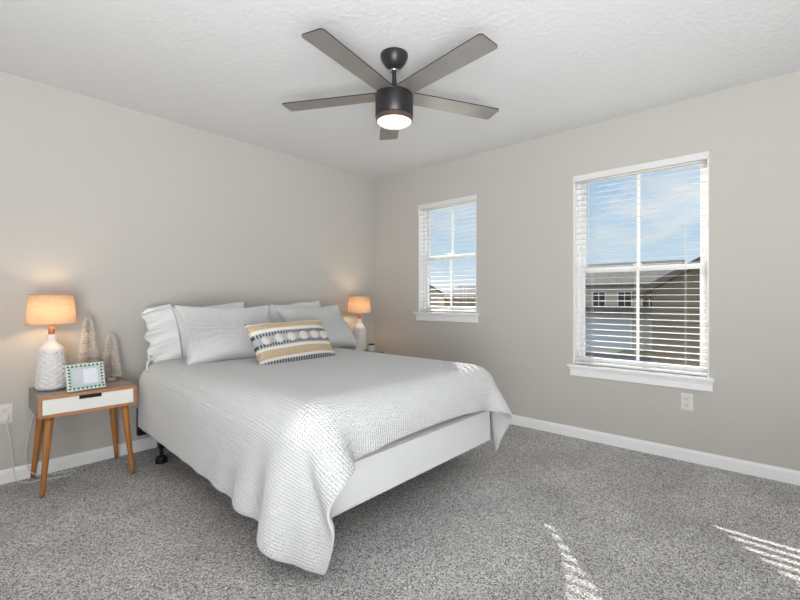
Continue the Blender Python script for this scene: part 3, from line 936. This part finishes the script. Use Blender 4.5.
pf.rotation_euler = (Matrix.Rotation(math.radians(7), 4, 'Z') @ Matrix.Rotation(math.radians(-15), 4, 'X')).to_euler()

# ------------------------------------------------------------------ corner nightstand clutter
cd = empty('candle_jar', (-0.365, -0.315, 0.554)); tag(cd, 'small white candle jar with a dark lid on the corner nightstand', 'candle')
bm = BM(); lathe(bm, [(0.030, 0.0), (0.033, 0.004), (0.033, 0.060), (0.031, 0.064)], 32); obj('jar', bm, M['candle_glass'], cd, smooth=False)
bm = BM(); lathe(bm, [(0.0345, 0.0645), (0.0345, 0.074), (0.033, 0.076)], 32); obj('lid', bm, M['candle_lid'], cd)
bm = BM(); box(bm, -0.045, 0.045, -0.025, 0.025, 0.0, 0.095, 0.003)
o = obj('small_box', bm, M['box_card']); o.location = (-0.560, -0.330, 0.554); o.rotation_euler = (0, 0, math.radians(-12))
tag(o, 'small white box on the corner nightstand beside the lamp base', 'box')

# lamp cord from the left outlet
bm = BM()
box(bm, -3.119, -3.091, -0.032, -0.0102, 0.374, 0.402, 0.004)
cord = obj('power_cord', bm, M['plate']); tag(cord, 'thin white lamp cord hanging from the left outlet to the carpet', 'cord')
bm = BM()
tube(bm, spline([(-3.105, -0.031, 0.385), (-3.10, -0.04, 0.35), (-3.085, -0.03, 0.26), (-3.07, -0.022, 0.12), (-3.06, -0.035, 0.02), (-3.03, -0.10, 0.006), (-2.95, -0.12, 0.006),
                 (-2.84, -0.16, 0.006), (-2.79, -0.13, 0.007), (-2.80, -0.09, 0.006), (-2.88, -0.06, 0.006), (-2.98, -0.045, 0.03), (-3.012, -0.030, 0.12), (-3.003, -0.030, 0.26), (-2.975, -0.028, 0.40)], 8), 0.0026, 8)
obj('wire', bm, M['plate'], cord, smooth=True)

# ------------------------------------------------------------------ ceiling fan
FX, FY = -1.70, -1.852
fan = empty('ceiling_fan', (FX, FY, H)); tag(fan, 'dark bronze ceiling fan with five grey blades and a round light', 'ceiling fan')
bm = BM(); lathe(bm, [(0.020, -0.080), (0.030, -0.077), (0.050, -0.060), (0.068, -0.034), (0.076, -0.010), (0.076, 0.0)], 48); obj('canopy', bm, M['fan_dark'], fan, smooth=True)
bm = BM(); lathe(bm, [(0.019, -0.096), (0.026, -0.090), (0.026, -0.084), (0.020, -0.0815)], 32); obj('hanger_ball', bm, M['fan_chrome'], fan, smooth=True)
bm = BM(); lathe(bm, [(0.0125, -0.19), (0.0125, -0.09)], 24); obj('downrod', bm, M['fan_dark'], fan, smooth=True)
bm = BM(); lathe(bm, [(0.036, -0.205), (0.034, -0.188), (0.024, -0.172), (0.018, -0.160), (0.0135, -0.158)], 32); obj('coupling', bm, M['fan_dark'], fan, smooth=True)
bm = BM(); lathe(bm, [(0.100, -0.345), (0.104, -0.342), (0.104, -0.222), (0.100, -0.214), (0.060, -0.206), (0.0, -0.205)][:-1], 64); obj('motor_housing', bm, M['fan_dark'], fan, smooth=False)
for pl in fan.children[-1].data.polygons: pl.use_smooth = abs(pl.normal.z) < 0.5
bm = BM(); lathe(bm, [(0.097, -0.370), (0.101, -0.367), (0.101, -0.345)], 64); obj('light_ring', bm, M['fan_ring'], fan)
bm = BM(); lathe(bm, [(0.02, -0.390), (0.055, -0.387), (0.083, -0.380), (0.096, -0.370), (0.096, -0.360)], 48); obj('light_diffuser', bm, M['diffuser'], fan, smooth=True)
BL0, BL1, BW = 0.085, 0.655, 0.128
def blade_bm():
    bm = BM(); n = 8; out = []
    rc = 0.018
    w0 = BW * 0.88
    out.append((BL0, -w0 / 2)); 
    for k in range(n + 1):
        a = -PI / 2 + PI / 2 * k / n; out.append((BL1 - rc + rc * math.cos(a), -BW / 2 + rc + rc * math.sin(a)))
    for k in range(n + 1):
        a = PI / 2 * k / n; out.append((BL1 - rc + rc * math.cos(a), BW / 2 - rc + rc * math.sin(a)))
    out.append((BL0, w0 / 2))
    A = [bm.verts.new((x, y, -0.003)) for x, y in out]; B = [bm.verts.new((x, y, 0.003)) for x, y in out]
    bm.faces.new(list(reversed(A))); bm.faces.new(B)
    for i in range(len(out)):
        f = bm.faces.new((A[i], A[(i + 1) % len(out)], B[(i + 1) % len(out)], B[i])); f.material_index = 1
    return bm
base = 190
proto = None
for k in range(5):
    a = math.radians(base - 72 * k)
    if proto is None: b = proto = obj('blade', blade_bm(), [M['fan_blade'], M['fan_edge']], fan)
    else: b = proto.copy(); C.objects.link(b); b.parent = fan
    b.rotation_euler = (Matrix.Rotation(a, 4, 'Z') @ Matrix.Rotation(math.radians(-5), 4, 'X')).to_euler()
    b.location = (0, 0, -0.220)

# ------------------------------------------------------------------ outside: seen through the blinds from the upper floor
GZ = -2.85
E_ = {}
E_['grass'] = mat('winter_grass', srgb(122, 118, 92), 1.0, var=(0.35, srgb(150, 140, 112), 0.4, 0.65))
E_['concrete'] = mat('driveway_concrete', srgb(196, 190, 180), 0.9)
E_['dirt'] = mat('bare_dirt', srgb(178, 146, 112), 1.0)
E_['road'] = mat('asphalt', srgb(96, 96, 98), 0.9)
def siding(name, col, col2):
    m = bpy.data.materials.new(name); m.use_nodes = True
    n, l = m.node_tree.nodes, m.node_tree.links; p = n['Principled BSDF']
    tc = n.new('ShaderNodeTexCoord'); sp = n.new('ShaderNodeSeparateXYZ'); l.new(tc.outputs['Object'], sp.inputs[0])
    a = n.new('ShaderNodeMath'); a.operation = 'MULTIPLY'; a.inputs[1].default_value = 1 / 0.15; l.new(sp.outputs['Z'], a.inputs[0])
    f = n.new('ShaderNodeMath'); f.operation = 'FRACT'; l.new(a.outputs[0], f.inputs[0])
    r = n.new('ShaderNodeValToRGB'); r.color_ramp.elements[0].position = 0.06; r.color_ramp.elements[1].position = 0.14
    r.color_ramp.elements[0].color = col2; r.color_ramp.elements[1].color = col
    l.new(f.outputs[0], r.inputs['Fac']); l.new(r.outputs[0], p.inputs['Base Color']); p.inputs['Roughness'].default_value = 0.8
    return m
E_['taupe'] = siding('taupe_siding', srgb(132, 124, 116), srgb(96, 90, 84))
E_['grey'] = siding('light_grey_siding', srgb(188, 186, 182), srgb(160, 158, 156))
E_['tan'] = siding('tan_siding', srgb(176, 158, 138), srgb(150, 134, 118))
E_['roof'] = mat('shingle_roof', srgb(92, 88, 88), 0.95, bump=(8, 0.6), bdist=0.02, var=(3, srgb(112, 106, 104), 0.4, 0.6))
E_['white'] = mat('exterior_white_trim', srgb(225, 225, 225), 0.6)
E_['door'] = mat('pale_garage_door', srgb(196, 206, 222), 0.6)
E_['glassdark'] = mat('dark_house_glass', srgb(52, 58, 66), 0.15)
E_['bark'] = mat('bare_bark', srgb(104, 92, 82), 0.9)
E_['twig'] = mat('bare_twigs', srgb(128, 112, 100), 0.9)
E_['evergreen'] = mat('evergreen_needles', srgb(64, 74, 56), 1.0)

bm = BM(); box(bm, 1.2, 230, -130, 200, GZ - 0.3, GZ); obj('floor_lawn', bm, E_['grass'], kind='structure')
bm = BM(); box(bm, 22.5, 28.5, -100, 130, GZ, GZ + 0.02); obj('street', bm, E_['road'], kind='structure')
bm = BM(); box(bm, 28.6, 32.9, 5.3, 9.2, GZ, GZ + 0.03); obj('driveway', bm, E_['concrete'], kind='structure')
bm = BM(); box(bm, 15.5, 22.0, 0.2, 6.5, GZ, GZ + 0.03); obj('dirt_patch', bm, E_['dirt'], kind='structure')

def house(name, loc, rz, w, d, hw, rise, wallm, label, front=(), garage=None, gable_front=False, porch=None):
    """front faces local -y; w along x, d along y"""
    root = empty(name, (loc[0], loc[1], GZ), math.radians(rz)); tag(root, label, 'house', 'houses across the street' if loc[0] > 14 else None)
    bm = BM(); box(bm, -w / 2, w / 2, 0, d, 0, hw)
    # gable triangles
    def prism(bm, pts0, pts1):
        a = [bm.verts.new(p) for p in pts0]; b = [bm.verts.new(p) for p in pts1]
        n = len(a); bm.faces.new(a); bm.faces.new(list(reversed(b)))
        for i in range(n): bm.faces.new((a[i], b[i], b[(i + 1) % n], a[(i + 1) % n]))
    if gable_front: prism(bm, [(-w / 2, 0, hw), (w / 2, 0, hw), (0, 0, hw + rise)], [(-w / 2, d, hw), (w / 2, d, hw), (0, d, hw + rise)])
    else: prism(bm, [(-w / 2, 0, hw), (-w / 2, d, hw), (-w / 2, d / 2, hw + rise)], [(w / 2, 0, hw), (w / 2, d, hw), (w / 2, d / 2, hw + rise)])
    bmesh.ops.recalc_face_normals(bm, faces=bm.faces)
    obj('walls', bm, wallm, root)
    o = 0.4; t = 0.16
    bm = BM()
    if gable_front:
        for s in (-1, 1):
            k = rise / (w / 2)
            q = [(0, hw + rise), (s * (w / 2 + o), hw - k * o), (s * (w / 2 + o), hw - k * o + t), (0, hw + rise + t)]
            prism(bm, [(x, -o, z + 0.01) for x, z in q], [(x, d + o, z + 0.01) for x, z in q])
    else:
        for s in (-1, 1):
            k = rise / (d / 2); c = d / 2
            q = [(c, hw + rise), (c + s * (d / 2 + o), hw - k * o), (c + s * (d / 2 + o), hw - k * o + t), (c, hw + rise + t)]
            prism(bm, [(-w / 2 - o, y, z + 0.01) for y, z in q], [(w / 2 + o, y, z + 0.01) for y, z in q])
    bmesh.ops.recalc_face_normals(bm, faces=bm.faces)
    obj('roof', bm, E_['roof'], root)
    for (x, z, ww, hh) in front:
        bm = BM(); box(bm, x - ww / 2 - 0.08, x + ww / 2 + 0.08, -0.05, -0.002, z - 0.08, z + hh + 0.08)
        wf = obj('window', bm, E_['white'], root)
        bm = BM(); box(bm, x - ww / 2, x - 0.03, -0.06, -0.045, z, z + hh / 2 - 0.02); box(bm, x + 0.03, x + ww / 2, -0.06, -0.045, z, z + hh / 2 - 0.02)
        box(bm, x - ww / 2, x - 0.03, -0.06, -0.045, z + hh / 2 + 0.02, z + hh); box(bm, x + 0.03, x + ww / 2, -0.06, -0.045, z + hh / 2 + 0.02, z + hh)
        obj('pane', bm, E_['glassdark'], wf)
    if garage:
        x, ww, hh = garage
        bm = BM(); box(bm, x - ww / 2 - 0.12, x + ww / 2 + 0.12, -0.04, -0.002, 0, hh + 0.12); g = obj('garage_surround', bm, E_['white'], root)
        bm = BM()
        for k in range(4): box(bm, x - ww / 2, x + ww / 2, -0.10, -0.05, 0.02 + k * hh / 4, 0.02 + (k + 1) * hh / 4 - 0.03, 0.01, 1)
        obj('garage_door', bm, E_['door'], g)
    if porch:
        x0, x1, z, dd = porch
        bm = BM(); prism(bm, [(x0, -dd, z), (x0, -0.01, z + dd * 0.4), (x0, -0.01, z + dd * 0.4 + 0.15), (x0, -dd, z + 0.15)], [(x1, -dd, z), (x1, -0.01, z + dd * 0.4), (x1, -0.01, z + dd * 0.4 + 0.15), (x1, -dd, z + 0.15)])
        bmesh.ops.recalc_face_normals(bm, faces=bm.faces); pr = obj('porch_roof', bm, E_['roof'], root)
        for x in (x0 + 0.2, x1 - 0.2):
            bm = BM(); box(bm, x - 0.09, x + 0.09, -dd + 0.05, -dd + 0.23, 0, z + 0.02); obj('porch_post', bm, E_['white'], pr)
    return root
# fronts turned toward this room (local -y -> world -x is rz = -90)
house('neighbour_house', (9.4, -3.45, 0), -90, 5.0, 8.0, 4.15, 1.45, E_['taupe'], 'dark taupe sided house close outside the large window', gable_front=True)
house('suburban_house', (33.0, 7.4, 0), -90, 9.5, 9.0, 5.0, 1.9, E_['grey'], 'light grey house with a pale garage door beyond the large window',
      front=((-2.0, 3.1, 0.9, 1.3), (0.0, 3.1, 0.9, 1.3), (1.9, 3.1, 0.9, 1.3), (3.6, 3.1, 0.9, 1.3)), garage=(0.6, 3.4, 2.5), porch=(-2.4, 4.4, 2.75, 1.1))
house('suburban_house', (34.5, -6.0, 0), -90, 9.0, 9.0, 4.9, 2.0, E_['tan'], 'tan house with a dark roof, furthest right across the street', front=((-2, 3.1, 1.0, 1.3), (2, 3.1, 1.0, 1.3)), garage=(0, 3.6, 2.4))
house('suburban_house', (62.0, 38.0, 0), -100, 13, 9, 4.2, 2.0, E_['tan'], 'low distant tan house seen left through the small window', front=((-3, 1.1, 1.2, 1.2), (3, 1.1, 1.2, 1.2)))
house('suburban_house', (58.0, 54.0, 0), -100, 13, 9, 4.4, 2.0, E_['grey'], 'low distant grey house beyond the small window', front=((-3, 1.1, 1.2, 1.2), (3, 1.1, 1.2, 1.2)))

def bare_tree(loc, h, seed, label):
    rr = random.Random(seed)
    root = empty('bare_tree', (loc[0], loc[1], GZ)); tag(root, label, 'tree', 'bare winter trees beyond the houses')
    bm = BM(); tube(bm, [(0, 0, 0), (0.1, 0, h * 0.45)], 0.16, 7, 0.10); obj('trunk', bm, E_['bark'], root)
    bm = BM()
    def grow(p, d, L, r, lv):
        q = p + d * L
        tube_fast(bm, p, q, r, r * 0.6)
        if lv == 0: return
        for k in range(4):
            nd = (d + Vector((rr.gauss(0, .5), rr.gauss(0, .5), rr.gauss(0.12, .3)))).normalized()
            grow(p.lerp(q, rr.uniform(0.5, 1)), nd, L * rr.uniform(0.6, 0.8), r * 0.55, lv - 1)
    for k in range(5):
        a = k * 1.26 + rr.random()
        grow(Vector((0.08, 0, h * rr.uniform(0.25, 0.44))), Vector((math.cos(a) * 0.6, math.sin(a) * 0.6, 0.9)).normalized(), h * 0.24, 0.07, 3)
    obj('branches', bm, E_['twig'], root)
def tube_fast(bm, p, q, r0, r1):
    d = (q - p).normalized(); a = d.cross(Vector((0.3, 0.5, 0.8))).normalized(); b = d.cross(a)
    A = [bm.verts.new(p + (a * math.cos(t) + b * math.sin(t)) * r0) for t in (0, 2.09, 4.19)]
    B = [bm.verts.new(q + (a * math.cos(t) + b * math.sin(t)) * r1) for t in (0, 2.09, 4.19)]
    for k in range(3): bm.faces.new((A[k], A[(k + 1) % 3], B[(k + 1) % 3], B[k]))
for i in range(15):
    a = math.radians(28 + i * 1.1); dist = (84, 97, 110)[i % 3] + 22
    bare_tree((-3.4 + dist * math.cos(a), -3.4 + dist * math.sin(a)), random.uniform(5.5, 8.0), 40 + i, 'distant bare winter tree on the horizon outside the small window')
